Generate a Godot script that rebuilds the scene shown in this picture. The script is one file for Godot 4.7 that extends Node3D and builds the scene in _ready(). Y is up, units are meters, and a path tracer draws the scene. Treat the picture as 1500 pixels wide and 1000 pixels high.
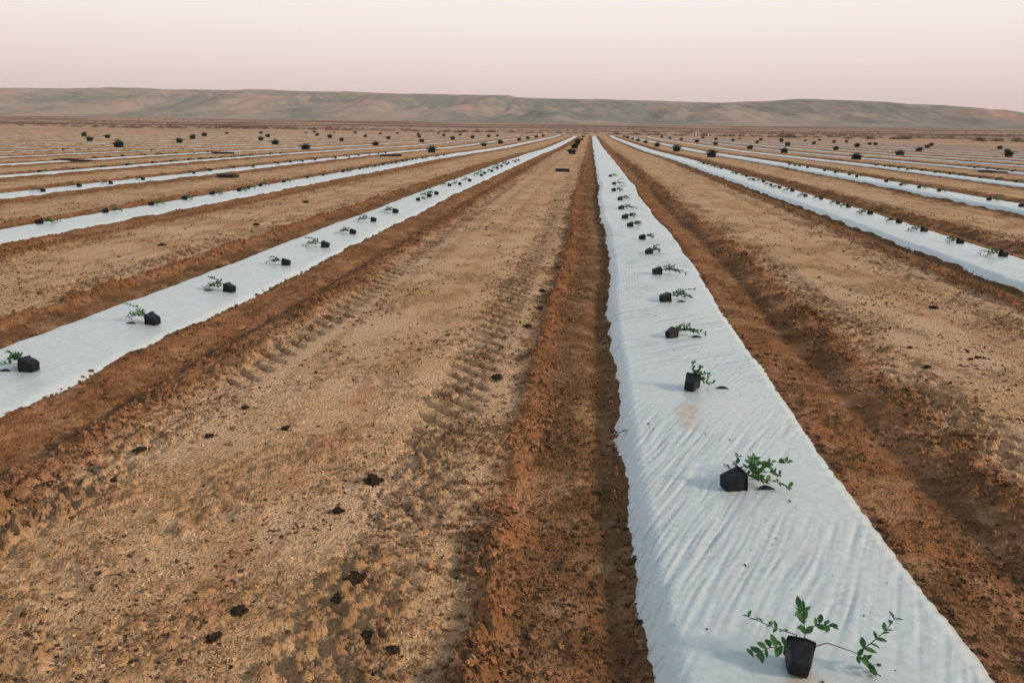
extends Node3D
# A ploughed desert field at dusk: long film-covered beds with potted seedlings laid out for planting.
# x to the right, rows run away along -z; "q" below is the distance along the rows (q = -z).

const X0 := 0.8          # centre of the wrinkled bed
const PITCH := 4.68      # distance from bed to bed
const K_MIN := -25
const K_MAX := 15
const HALF := 0.54       # half the visible width of a film strip

var n_low: FastNoiseLite
var n_mid: FastNoiseLite
var n_clod: FastNoiseLite
var n_fine: FastNoiseLite
var n_wrk: FastNoiseLite
var n_cell: FastNoiseLite
var used := {}
var mats := {}

func _ready():
	make_noises()
	camera_and_light()
	make_materials()
	build_ground()
	build_plain_and_hills()
	build_film_strips()
	build_crumbs()
	build_clods()
	build_seedlings()
	build_crates()
	build_twigs()
	build_scrub()
	build_markers()

# ------------------------------------------------------------------ view and light
func camera_and_light():
	var cam := Camera3D.new()
	cam.name = "camera"
	add_child(cam)
	cam.position = Vector3(0, 1.78, 0)
	cam.rotation_degrees = Vector3(-15.21, 5.344, 0.83)
	cam.fov = 47.0
	cam.near = 0.05
	cam.far = 9000.0
	cam.current = true
	# dusk sky: dull pink at the horizon, cream above it, pale blue-grey overhead
	var stops := [[-90.0, 0.16, 0.11, 0.08], [-3.0, 0.30, 0.22, 0.18], [0.0, 0.61, 0.54, 0.54], [2.3, 0.665, 0.57, 0.565], [4.2, 0.775, 0.665, 0.64], [6.5, 0.835, 0.755, 0.715], [9.5, 0.865, 0.84, 0.805], [16.0, 0.82, 0.83, 0.825], [30.0, 0.60, 0.70, 0.77], [55.0, 0.37, 0.48, 0.60], [90.0, 0.29, 0.40, 0.53]]
	var hh := 1024
	var img := Image.create(512, hh, false, Image.FORMAT_RGBF)
	for y in hh:
		var el := 90.0 - 180.0 * (y + 0.5) / hh
		var c := Color(0, 0, 0)
		for i in stops.size() - 1:
			if el >= stops[i][0] and el <= stops[i + 1][0]:
				var t: float = (el - stops[i][0]) / (stops[i + 1][0] - stops[i][0])
				c = Color(lerpf(stops[i][1], stops[i + 1][1], t), lerpf(stops[i][2], stops[i + 1][2], t), lerpf(stops[i][3], stops[i + 1][3], t))
		img.fill_rect(Rect2i(0, y, 512, 1), c)
	var pano := PanoramaSkyMaterial.new()
	pano.panorama = ImageTexture.create_from_image(img)
	var sky := Sky.new()
	sky.sky_material = pano
	var env := Environment.new()
	env.background_mode = Environment.BG_SKY
	env.sky = sky
	env.tonemap_mode = Environment.TONE_MAPPER_LINEAR
	env.tonemap_exposure = 1.13
	env.fog_enabled = true
	env.fog_density = 0.00013
	env.fog_light_color = Color(0.80, 0.71, 0.70)
	env.sdfgi_enabled = true
	env.ssao_enabled = true
	env.ssil_enabled = true
	var we := WorldEnvironment.new()
	we.name = "world_environment"
	we.environment = env
	add_child(we)
	var sun := DirectionalLight3D.new()
	sun.name = "dusk_glow"
	add_child(sun)
	sun.light_energy = 1.12
	sun.light_angular_distance = 9.0
	sun.light_color = Color(1.0, 0.89, 0.77)
	sun.shadow_enabled = true
	sun.look_at_from_position(Vector3(9.0, 4.3, 2.0), Vector3.ZERO)

# ------------------------------------------------------------------ helpers
func make_noises():
	n_low = fn(11, 0.55, 3)
	n_mid = fn(23, 2.6, 3)
	n_clod = fn(37, 11.0, 3)
	n_fine = fn(51, 30.0, 2)
	n_wrk = fn(64, 1.0, 2)
	n_cell = FastNoiseLite.new()
	n_cell.seed = 77
	n_cell.noise_type = FastNoiseLite.TYPE_CELLULAR
	n_cell.frequency = 16.0
	n_cell.cellular_return_type = FastNoiseLite.RETURN_DISTANCE
	n_cell.cellular_jitter = 1.0

func fn(sd: int, freq: float, oct: int) -> FastNoiseLite:
	var n := FastNoiseLite.new()
	n.seed = sd
	n.noise_type = FastNoiseLite.TYPE_SIMPLEX_SMOOTH
	n.frequency = freq
	n.fractal_type = FastNoiseLite.FRACTAL_FBM
	n.fractal_octaves = oct
	return n

func rng(sd: int) -> RandomNumberGenerator:
	var r := RandomNumberGenerator.new()
	r.seed = sd
	return r

func numbered(called: String) -> String:
	if not used.has(called):
		used[called] = 0
		return called
	used[called] += 1
	return "%s_%03d" % [called, used[called]]

func tag(o: Node, label: String, category: String, group := "", kind := ""):
	o.set_meta("label", label)
	if category != "":
		o.set_meta("category", category)
	if group != "":
		o.set_meta("group", group)
	if kind != "":
		o.set_meta("kind", kind)

func base(called: String, at: Vector3, turn := 0.0) -> Node3D:
	var o := Node3D.new()
	o.name = numbered(called)
	add_child(o)
	o.position = at
	o.rotation.y = turn
	return o

func part(called: String, m: Mesh, mat: Material, parent: Node) -> MeshInstance3D:
	var o := MeshInstance3D.new()
	o.name = called if parent != self else numbered(called)
	o.mesh = m
	o.material_override = mat
	o.cast_shadow = GeometryInstance3D.SHADOW_CASTING_SETTING_ON
	parent.add_child(o, true)
	return o

func grid_mesh(m: ArrayMesh, v: PackedVector3Array, nrm: PackedVector3Array, col: PackedColorArray, nx: int, ny: int):
	var idx := PackedInt32Array()
	idx.resize((nx - 1) * (ny - 1) * 6)
	var p := 0
	for j in ny - 1:
		for i in nx - 1:
			var a := j * nx + i
			idx[p] = a; idx[p + 1] = a + nx; idx[p + 2] = a + 1
			idx[p + 3] = a + 1; idx[p + 4] = a + nx; idx[p + 5] = a + nx + 1
			p += 6
	var arr := []
	arr.resize(Mesh.ARRAY_MAX)
	arr[Mesh.ARRAY_VERTEX] = v
	arr[Mesh.ARRAY_NORMAL] = nrm
	arr[Mesh.ARRAY_COLOR] = col
	arr[Mesh.ARRAY_INDEX] = idx
	m.add_surface_from_arrays(Mesh.PRIMITIVE_TRIANGLES, arr)

func grid_normals(v: PackedVector3Array, nx: int, ny: int) -> PackedVector3Array:
	var nrm := PackedVector3Array()
	nrm.resize(nx * ny)
	for j in ny:
		var j0 := maxi(j - 1, 0) * nx
		var j1 := mini(j + 1, ny - 1) * nx
		for i in nx:
			var dx: Vector3 = v[j * nx + mini(i + 1, nx - 1)] - v[j * nx + maxi(i - 1, 0)]
			var dz: Vector3 = v[j1 + i] - v[j0 + i]
			nrm[j * nx + i] = dx.cross(dz).normalized()
	return nrm

func noise_tex(n: FastNoiseLite, lo: Color, hi: Color, size := 512, normal := false, bump := 4.0) -> NoiseTexture2D:
	var t := NoiseTexture2D.new()
	t.width = size
	t.height = size
	t.seamless = true
	t.noise = n
	if normal:
		t.as_normal_map = true
		t.bump_strength = bump
	else:
		var g := Gradient.new()
		g.set_color(0, lo)
		g.set_color(1, hi)
		t.color_ramp = g
	return t

func plain(c: Color, rough: float, spec := 0.5) -> StandardMaterial3D:
	var m := StandardMaterial3D.new()
	m.albedo_color = c.linear_to_srgb()
	m.roughness = rough
	m.metallic_specular = spec
	return m

func make_materials():
	var soil := StandardMaterial3D.new()
	soil.vertex_color_use_as_albedo = true
	soil.roughness = 1.0
	soil.metallic_specular = 0.15
	soil.uv1_triplanar = true
	soil.uv1_world_triplanar = true
	soil.uv1_scale = Vector3(0.9, 0.9, 0.9)
	var g1 := fn(5, 0.045, 5)
	soil.albedo_texture = noise_tex(g1, Color(0.80, 0.78, 0.75), Color(1, 1, 1), 1024)
	soil.normal_enabled = true
	soil.normal_texture = noise_tex(fn(6, 0.05, 5), Color.BLACK, Color.WHITE, 1024, true, 14.0)
	soil.normal_scale = 1.0
	mats.soil = soil
	var far := StandardMaterial3D.new()
	far.vertex_color_use_as_albedo = true
	far.roughness = 1.0
	far.metallic_specular = 0.1
	mats.far = far
	var film := StandardMaterial3D.new()
	film.vertex_color_use_as_albedo = true
	film.roughness = 0.38
	film.metallic_specular = 0.65
	film.uv1_triplanar = true
	film.uv1_world_triplanar = true
	film.uv1_scale = Vector3(1.7, 1.7, 1.7)
	film.albedo_texture = noise_tex(fn(8, 0.02, 5), Color(0.90, 0.90, 0.885), Color(1, 1, 1), 512)
	film.normal_enabled = true
	film.normal_texture = noise_tex(fn(9, 0.03, 4), Color.BLACK, Color.WHITE, 512, true, 2.0)
	film.normal_scale = 0.22
	mats.film = film
	var crumb := StandardMaterial3D.new()
	crumb.vertex_color_use_as_albedo = true
	crumb.roughness = 1.0
	crumb.metallic_specular = 0.1
	mats.crumb = crumb
	mats.pot = plain(Color(0.006, 0.007, 0.009), 0.5, 0.35)
	mats.peat = plain(Color(0.030, 0.021, 0.014), 1.0, 0.1)
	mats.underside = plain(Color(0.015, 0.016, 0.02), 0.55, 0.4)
	mats.twig = plain(Color(0.075, 0.07, 0.045), 0.8, 0.3)
	var lf := []
	for c in [Color(0.030, 0.078, 0.030), Color(0.050, 0.112, 0.038), Color(0.025, 0.062, 0.027)]:
		var m := plain(c, 0.6, 0.22)
		m.backlight_enabled = true
		m.backlight = Color(0.25, 0.4, 0.2)
		m.cull_mode = BaseMaterial3D.CULL_DISABLED
		lf.append(m)
	mats.leaf = lf
	mats.shaded_crate_leaf = plain(Color(0.020, 0.042, 0.022), 0.8, 0.12)  # same plants as the potted ones, shade inside the clump put into the colour
	mats.crate = plain(Color(0.012, 0.013, 0.014), 0.6, 0.4)
	mats.bush = plain(Color(0.085, 0.075, 0.045), 1.0, 0.1)
	mats.rust = plain(Color(0.16, 0.05, 0.03), 0.8, 0.3)
	mats.white = plain(Color(0.75, 0.73, 0.70), 0.7, 0.4)

func ss(a: float, b: float, x: float) -> float:
	var t := clampf((x - a) / (b - a), 0.0, 1.0)
	return t * t * (3.0 - 2.0 * t)

# ------------------------------------------------------------------ the lie of the land
func sway(k: int, q: float) -> float:
	return 0.07 * n_low.get_noise_2d(k * 31.7, q * 0.16) * clampf(q * 0.25, 0.2, 1.6)

func row_x(k: int, q: float) -> float:
	return X0 + PITCH * k + sway(k, q)

func land(q: float) -> float:   # long shallow hollow across the field, then the gentle rise to the hills
	return -0.22 * ss(38.0, 85.0, q) * (1.0 - ss(170.0, 260.0, q)) + 10.0 * ss(330.0, 1300.0, q) * clampf(q / 1300.0, 0.0, 1.0)

func row_end(k: int) -> float:
	return 215.0 + 12.0 * sin(k * 2.1) - maxf(k - 5, 0) * 9.0 - maxf(-k - 8, 0) * 5.0

func in_field(k: int, q: float) -> float:
	if k < K_MIN or k > K_MAX:
		return 0.0
	return 1.0 - ss(row_end(k) + 1.0, row_end(k) + 5.0, q)

var g_col: Color

func soil_at(x: float, q: float, lod: int) -> float:   # height; leaves the soil's colour, painted rill shade included, in g_col
	var k := roundi((x - X0) / PITCH)
	var s := x - row_x(k, q)
	var a := s - signf(s) * PITCH * 0.5
	var e := absf(s) - HALF
	var right := s > 0.0
	var f := in_field(k, q)
	var low := n_low.get_noise_2d(x, q)
	var mid := n_mid.get_noise_2d(x, q)
	var mid2 := n_mid.get_noise_2d(x * 0.7 + 31.0, q * 0.45 + 9.0)
	var clod := 0.0
	var fine := 0.0
	if lod <= 2:
		clod = n_clod.get_noise_2d(x, q)
		if lod <= 1:
			fine = n_fine.get_noise_2d(x, q)
	var y := land(q) + 0.008 * low
	# bank along the film, rill, clod ridge
	var bank_h := (0.042 if right else 0.012) + 0.024 * mid2 + 0.004 * mid
	var bank_w := 0.44 if right else 0.30
	var bank := bank_h * (1.0 - ss(0.0, bank_w, e))
	var rill_c := (0.45 if right else 0.10) + 0.03 * mid2
	var rill := exp(-pow((e - rill_c) / 0.09, 2.0))
	var ridge_c := (0.70 if right else 0.55) + 0.05 * mid2
	var ridge_w := 0.18 if right else 0.085
	var ridge := exp(-pow((e - ridge_c) / ridge_w, 2.0))
	var track := exp(-pow((absf(a) - 0.78 + 0.03 * mid2) / (0.13 if (k == -1 and right) else 0.17), 4.0))
	var rough := 0.30 + 1.1 * ridge + 0.55 * track + 0.35 * (1.0 - ss(0.0, 0.5, e))
	var churn := clampf(0.5 + 1.6 * mid2 + 0.5 * low, 0.0, 1.0)
	rough *= 0.55 + 1.35 * churn
	# where the tractor turned, the near ground is broken up
	var turned := ss(-0.75, -1.35, x + 0.25 * mid2) * (1.0 - ss(3.0, 4.4, q + 0.5 * mid2)) * clampf(0.45 + 1.7 * low + 1.1 * mid, 0.0, 1.0) if q < 5.5 else 0.0
	rough *= 1.0 + 0.6 * turned
	if e < 0.12:
		rough *= 0.1 if e < -0.06 else 0.12 + 0.88 * ss(0.02, 0.14, e)
	y += f * (0.085 + (0.040 + 0.038 * ss(22.0, 60.0, q)) * ss(0.34, 0.98, e) + bank - (0.028 if right else 0.040) * rill + ridge * ((0.030 if right else 0.048) + 0.025 * mid + 0.03 * mid2))
	# lugs of tractor tyres pressed into the aisle
	var lug := 0.0
	if lod <= 3 and f > 0.0:
		var w := absf(a) - 0.78
		var ph := q / 0.21 + a * 4.2 + 0.12 * mid
		var fr := ph - floorf(ph)
		var press := ss(0.08, 0.18, fr) * (1.0 - ss(0.42, 0.52, fr))
		var keep := ss(-0.25, 0.2, n_low.get_noise_2d(k * 17.0 + (5.0 if a > 0.0 else 0.0), q * 0.5))
		if k == -1 and right and q > 4.5:
			keep = maxf(keep, 0.95 * ss(4.5, 5.5, q))
			rough *= 1.0 - 0.5 * track
		elif k == 0 and not right and q > 4.0:
			keep = maxf(keep, 0.8 * ss(4.0, 6.0, q))
			rough *= 1.0 - 0.3 * track
		keep *= 0.35 + 0.65 * ss(3.2, 5.0, q)
		lug = track * press * keep
		y -= f * (0.008 * track + 0.055 * lug)
		# an older wheel mark that cuts across the near ground
		var tx := (x + 1.75) * 0.96 - (q - 2.6) * 0.28
		var tq := (q - 2.6) * 0.96 + (x + 1.75) * 0.28
		if absf(tx) < 0.40 and q < 6.0:
			var band := (1.0 - ss(0.22, 0.36, absf(tx))) * (1.0 - ss(3.6, 5.4, q))
			var p2 := tq / 0.21 + 0.5 * mid
			var f2 := p2 - floorf(p2)
			y += band * 0.026 * (ss(0.0, 0.25, f2) * (1.0 - ss(0.45, 0.7, f2)) - 0.35) * (0.4 + 0.8 * clampf(0.5 + mid2, 0.0, 1.0))
		# prints where people walked along the bank
		if right and e > 0.05 and e < 0.42:
			var ps := q / 0.46 + 0.4 * mid2 + k * 0.37
			var pf := ps - floorf(ps)
			y -= f * 0.018 * exp(-pow((pf - 0.5) / 0.13, 2.0)) * exp(-pow((e - 0.24) / 0.11, 2.0))
	y += rough * (0.008 * mid + 0.018 * clod + 0.014 * fine)
	if lod <= 1:   # crumbly clods: little domes with creases between them
		var d := n_cell.get_noise_2d(x, q) + 1.0
		y += 0.040 * maxf(0.0, 0.35 - d * d) * maxf(0.0, rough - 0.25) * clampf(0.6 + 1.6 * clod, 0.0, 1.4)
	# colour of the soil, with shade painted along the rill: pale dry crust, redder fresh-turned earth, darker damp earth
	var pale := Color(0.600, 0.408, 0.258).lerp(Color(0.530, 0.335, 0.185), clampf(0.5 + 1.1 * low, 0.0, 1.0))
	var red := Color(0.275, 0.125, 0.058)
	var brown := Color(0.150, 0.082, 0.041)
	var c := pale
	c = c.lerp(brown, 0.72 * clampf(churn * 1.35 - 0.78 + 1.1 * clod, 0.0, 1.0) * (0.4 + 0.6 * clampf(rough, 0.0, 1.0)))
	var band := n_low.get_noise_2d(x * 5.0 + 15.0, q * 0.05)
	c = c.lerp(Color(0.30, 0.175, 0.090), 0.62 * clampf(2.4 * band - 0.3, 0.0, 1.0) * f * clampf(0.75 + clod, 0.0, 1.0))
	var streak := exp(-pow((a - 0.22 - 0.1 * low) / 0.09, 2.0)) * clampf(0.35 + 1.4 * mid, 0.0, 1.0)
	c = c.lerp(Color(0.46, 0.235, 0.125), 0.8 * streak * f)
	var fresh := clampf(1.0 - ss(0.42, 0.66, e) + 0.9 * ridge, 0.0, 1.0) * f
	var freshc := red.lerp(brown, clampf((0.35 if right else 0.85 - 0.75 * ridge) + 0.9 * mid2 + 0.7 * clod, 0.0, 1.0))
	c = c.lerp(freshc, clampf(fresh * (0.88 + 0.4 * mid), 0.0, 1.0))
	c = c.lerp(freshc, f * (1.0 - (ss(0.8, 1.2, e + 0.25 * mid) if right else ss(0.62, 0.95, e + 0.25 * mid))) * clampf(0.27 + 1.4 * clod + 0.8 * mid2, 0.0, 0.85))
	c = c.lerp(Color(0.37, 0.215, 0.108), turned * clampf(0.45 + 1.5 * clod, 0.0, 0.85))
	c = c.lerp(Color(0.115, 0.064, 0.034), 0.65 * f * rill * clampf(0.5 + 1.2 * mid, 0.0, 1.0))  # shadow line of the rill, darkened into the soil colour
	c = c.lerp(Color(0.13, 0.075, 0.042), 0.45 * clampf(clod * 2.2 - 0.55, 0.0, 1.0) * clampf(rough, 0.0, 1.0))
	c = c.lerp(brown, 0.55 * track * f * clampf(0.25 + 1.6 * clod + 0.8 * mid, 0.0, 1.0))
	c = c.lerp(pale, 0.35 * track * (1.0 - lug) * f * clampf(0.6 + mid, 0.0, 1.0))
	if f < 1.0:
		var bare := Color(0.54, 0.355, 0.255).lerp(Color(0.42, 0.29, 0.195), clampf(0.5 + 1.5 * n_low.get_noise_2d(x * 0.03, q * 0.05), 0.0, 1.0))
		c = bare.lerp(c, f)
	g_col = c
	return y

func film_profile(s: float) -> float:
	var w := absf(s)
	if s < 0.0:
		return 0.168 - 0.012 * minf(w * w / 0.2, 1.0) - 0.20 * ss(0.42, 0.70, w)
	return 0.168 - 0.012 * minf(w * w / 0.2, 1.0) - 0.16 * ss(0.46, 0.72, w)

func strip_scale(k: int) -> float:   # the outer strips show less film: more of it is covered with soil
	return 1.0 if absi(k) <= 2 else (1.12 if absi(k) == 3 else (1.42 if absi(k) < 6 else (1.9 if absi(k) < 10 else 2.9)))

func film_y(k: int, s: float, q: float, lod: int) -> float:
	var y := land(q) + film_profile(s * strip_scale(k)) + 0.012 * n_low.get_noise_2d(k * 13.0 + s * 0.6, q * 0.9)
	y -= 0.0 if absi(k) < 3 else (0.012 if absi(k) < 6 else 0.019)   # lower beds towards the sides of the field
	if lod == 0:
		# pleats drawn tight across the bed, slanting away from the left edge; farther on they run more across
		var wx := s + 0.05 * n_low.get_noise_2d(s * 1.5, q * 0.8 + 70.0)
		var amt := clampf(0.45 + 1.5 * n_low.get_noise_2d(s * 1.6 + 40.0, q * 1.2), 0.06, 1.0)
		var far := ss(3.6, 6.6, q)
		if far < 1.0:
			var u := wx * 0.906 - q * 0.423
			var v := wx * 0.423 + q * 0.906
			var n1 := n_wrk.get_noise_2d(u * 13.0, v * 0.6)
			var n2 := n_wrk.get_noise_2d(u * 30.0 + 50.0, v * 0.9)
			y += (1.0 - far) * amt * (0.006 * (0.4 - 1.5 * absf(n1)) + 0.0105 * (0.3 - 1.4 * absf(n2)))
		if far > 0.0:
			var u := wx * 0.63 - q * 0.777
			var v := wx * 0.777 + q * 0.63
			var n1 := n_wrk.get_noise_2d(u * 8.0 + 11.0, v * 0.6)
			var n2 := n_wrk.get_noise_2d(u * 22.0 + 50.0, v * 0.9)
			y += far * amt * (0.012 * (0.4 - 1.5 * absf(n1)) + 0.013 * (0.3 - 1.4 * absf(n2)))
		var wall := ss(0.36, 0.52, absf(s))
		y += wall * 0.006 * n_wrk.get_noise_2d(q * 14.0 - s * 9.0, s * 2.0)
	elif lod == 1:
		y += 0.007 * n_wrk.get_noise_2d(s * 2.5 + k * 9.0, q * 3.0) + 0.003 * n_wrk.get_noise_2d(s * 7.0, q * 9.0)
	return y

# ------------------------------------------------------------------ ground
func build_ground():
	var m := ArrayMesh.new()
	# first distance, last distance, step along, x from, x to, step across, detail
	var bands := [
		[1.0, 5.0, 0.0125, -5.4, 4.2, 0.0125, 0],
		[5.0, 11.0, 0.02, -10.0, 7.4, 0.025, 1],
		[11.0, 25.0, 0.05, -21.0, 15.6, 0.05, 2],
		[25.0, 61.0, 0.2, -50.0, 36.0, 0.1, 3],
		[61.0, 301.0, 1.0, -136.0, 120.0, 0.32, 4]]
	for bi in bands.size():
		var b: Array = bands[bi]
		var nx := roundi((b[4] - b[3]) / b[5]) + 1
		var ny := roundi((b[1] - b[0]) / b[2]) + 1
		var v := PackedVector3Array()
		var col := PackedColorArray()
		v.resize(nx * ny)
		col.resize(nx * ny)
		var lod: int = b[6]
		var bx: float = b[3]
		var bq: float = b[0]
		var dx: float = b[5]
		var dq: float = b[2]
		for j in ny:
			var q := bq + j * dq
			for i in nx:
				var x := bx + i * dx
				var y := soil_at(x, q, lod)
				v[j * nx + i] = Vector3(x, y, -q)
				col[j * nx + i] = g_col
		if bi + 1 < bands.size():   # the last line follows the coarser grid that begins there, so the sheet has no slits
			var nb: Array = bands[bi + 1]
			var step: float = nb[5]
			for i in nx:
				var x := bx + i * dx
				var xl: float = nb[3] + floorf((x - nb[3]) / step + 0.0001) * step
				var t: float = clampf((x - xl) / step, 0.0, 1.0)
				var ya := soil_at(xl, b[1], nb[6])
				var yb := soil_at(xl + step, b[1], nb[6])
				v[(ny - 1) * nx + i] = Vector3(x, lerpf(ya, yb, t), -b[1])
		grid_mesh(m, v, grid_normals(v, nx, ny), col, nx, ny)
	for i in m.get_surface_count():
		m.surface_set_material(i, mats.soil)
	# the wide sheet underneath that carries the ground out past the field on every side
	var xs := []
	var x := -1900.0
	while x <= 1700.0:
		xs.append(x)
		x += 12.0 if absf(x) < 420.0 else 25.0
	var qs := [-60.0, -20.0, 0.0, 20.0, 60.0, 120.0, 180.0, 240.0, 280.0]
	var q := 296.0
	while q <= 1500.0:
		qs.append(q)
		q += 6.0 if q < 520.0 else 14.0
	var v2 := PackedVector3Array()
	var c2 := PackedColorArray()
	for qq in qs:
		for xx in xs:
			var r := 1.6 * ss(300.0, 700.0, qq) * n_low.get_noise_2d(xx * 0.006, qq * 0.012)
			var yy := land(qq) + r - 0.25 * (1.0 - ss(285.0, 330.0, qq))
			v2.append(Vector3(xx, yy, -qq))
			c2.append(plain_colour(xx, qq))
	grid_mesh(m, v2, grid_normals(v2, xs.size(), qs.size()), c2, xs.size(), qs.size())
	m.surface_set_material(m.get_surface_count() - 1, mats.soil)
	var o := MeshInstance3D.new()
	o.name = "ground"
	o.mesh = m
	add_child(o)
	tag(o, "bare tan and red-brown tilled soil with tyre marks between the film strips", "ground", "", "structure")

func plain_colour(x: float, q: float) -> Color:
	var bare := Color(0.54, 0.355, 0.255).lerp(Color(0.42, 0.29, 0.195), clampf(0.5 + 1.5 * n_low.get_noise_2d(x * 0.03, q * 0.05), 0.0, 1.0))
	var dry := Color(0.44, 0.30, 0.22)
	var c := bare.lerp(dry, ss(330.0, 480.0, q))
	var t := n_low.get_noise_2d(x * 0.004 + 7.0, q * 0.03)
	c = c.lerp(Color(0.120, 0.085, 0.058), clampf(0.55 + 2.0 * t, 0.0, 1.0) * ss(400.0, 560.0, q) * (1.0 - ss(1150.0, 1400.0, q)))
	c = c.lerp(Color(0.40, 0.24, 0.18), 0.6 * clampf(n_low.get_noise_2d(x * 0.005 + 90.0, q * 0.016) * 2.0 - 0.1, 0.0, 1.0))
	return c

# ------------------------------------------------------------------ hills
func crest(x: float) -> float:
	var t := [[-2600.0, 84.0], [-1590.0, 84.0], [-1480.0, 86.0], [-1130.0, 92.0], [-1060.0, 89.0], [-800.0, 89.0], [-600.0, 88.0], [-450.0, 85.0], [-200.0, 84.0], [-185.0, 80.0], [-120.0, 78.0], [0.0, 77.0], [150.0, 75.0], [290.0, 73.0], [390.0, 77.0], [480.0, 82.0], [600.0, 82.0], [720.0, 78.0], [880.0, 71.0], [1130.0, 62.0], [2400.0, 48.0]]
	for i in t.size() - 1:
		if x <= t[i + 1][0]:
			var w: float = ss(t[i][0], t[i + 1][0], x)
			return lerpf(t[i][1], t[i + 1][1], w)
	return 48.0

func build_plain_and_hills():
	var nx := 640
	var ny := 90
	var v := PackedVector3Array()
	var col := PackedColorArray()
	v.resize(nx * ny)
	col.resize(nx * ny)
	for j in ny:
		var t := float(j) / (ny - 1)
		var q := 1180.0 + 1000.0 * t
		for i in nx:
			var x := -2150.0 + 3900.0 * i / (nx - 1)
			var gul := n_low.get_noise_2d(x * 0.0085 + 3.0 + 0.35 * n_low.get_noise_2d(x * 0.004, q * 0.006), q * 0.0016)
			var gul2 := n_mid.get_noise_2d(x * 0.0042 + 9.0, q * 0.0012 + 4.0)
			var rise := ss(1230.0 + 90.0 * n_low.get_noise_2d(x * 0.004, 8.0) - 120.0 * gul, 1960.0, q)
			var shape := pow(rise, 0.85)
			var flank := 4.0 * rise * (1.0 - rise)
			var hgt := crest(x * 2000.0 / 1960.0) - 9.5 - 9.0 * ss(500.0, 900.0, x)
			var y := land(minf(q, 1300.0)) - 3.0 * (1.0 - ss(1180.0, 1260.0, q)) + (hgt - 8.2) * shape + flank * (12.0 * gul + 6.0 * gul2 - 9.0 * absf(n_mid.get_noise_2d(x * 0.0075 + 40.0 + 0.2 * gul, q * 0.0016)))
			y -= ss(1980.0, 2180.0, q) * 24.0
			v[j * nx + i] = Vector3(x, y, -q)
			# thin dry grass on some flanks, bare pinkish earth and pale stony ground on others
			var p := n_low.get_noise_2d(x * 0.0055 + 20.0, q * 0.0045)
			var p2 := n_mid.get_noise_2d(x * 0.006 + 2.0, q * 0.010)
			var p3 := n_clod.get_noise_2d(x * 0.006, q * 0.008)
			var c := Color(0.245, 0.200, 0.162).lerp(Color(0.118, 0.145, 0.125), clampf(0.55 + 2.3 * p + 1.2 * p2 + 0.25 * ss(-300.0, 700.0, x) - 0.9 * gul + 0.9 * p3, 0.0, 1.0))
			c = c.lerp(Color(0.36, 0.185, 0.140), clampf(2.4 * n_low.get_noise_2d(x * 0.007 + 60.0, q * 0.006) - 0.75, 0.0, 0.65))
			if x < -950.0 and x > -1560.0:   # sandy track climbing the slope
				var tt := clampf((q - 1300.0) / 640.0, 0.0, 1.0)
				var line := lerpf(-1330.0, -1090.0, pow(tt, 0.7)) + 25.0 * sin(tt * 7.0)
				c = c.lerp(Color(0.40, 0.29, 0.22), 0.8 * exp(-pow((x - line) / 9.0, 2.0)))
			col[j * nx + i] = c
	var m := ArrayMesh.new()
	grid_mesh(m, v, grid_normals(v, nx, ny), col, nx, ny)
	var o := part("hills", m, mats.far, self)
	tag(o, "low smooth desert hills with olive and pinkish slopes on the horizon", "hills", "", "structure")
	# a second, farther line of tops behind the first
	nx = 260
	ny = 20
	v.resize(nx * ny)
	col.resize(nx * ny)
	for j in ny:
		var q2 := 2700.0 + 900.0 * float(j) / (ny - 1)
		for i in nx:
			var x2 := -3600.0 + 6200.0 * i / (nx - 1)
			var bump := 1.0 * ss(0.05, 0.5, n_low.get_noise_2d(x2 * 0.0052 + 5.0, 2.0))
			var top := crest(x2 * 2000.0 / 3200.0) * 1.52 - 18.0 - 20.0 * ss(700.0, 1400.0, x2) + 14.0 * bump * (1.0 - ss(-900.0, 200.0, x2))
			v[j * nx + i] = Vector3(x2, top * sin(PI * clampf((q2 - 2700.0) / 900.0, 0.0, 1.0)) * 1.0, -q2)
			col[j * nx + i] = Color(0.21, 0.16, 0.13)
	var m2 := ArrayMesh.new()
	grid_mesh(m2, v, grid_normals(v, nx, ny), col, nx, ny)
	var o2 := part("far_hills", m2, mats.far, self)
	tag(o2, "faint farther hilltops just showing behind the low desert hills", "hills", "", "structure")

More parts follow.
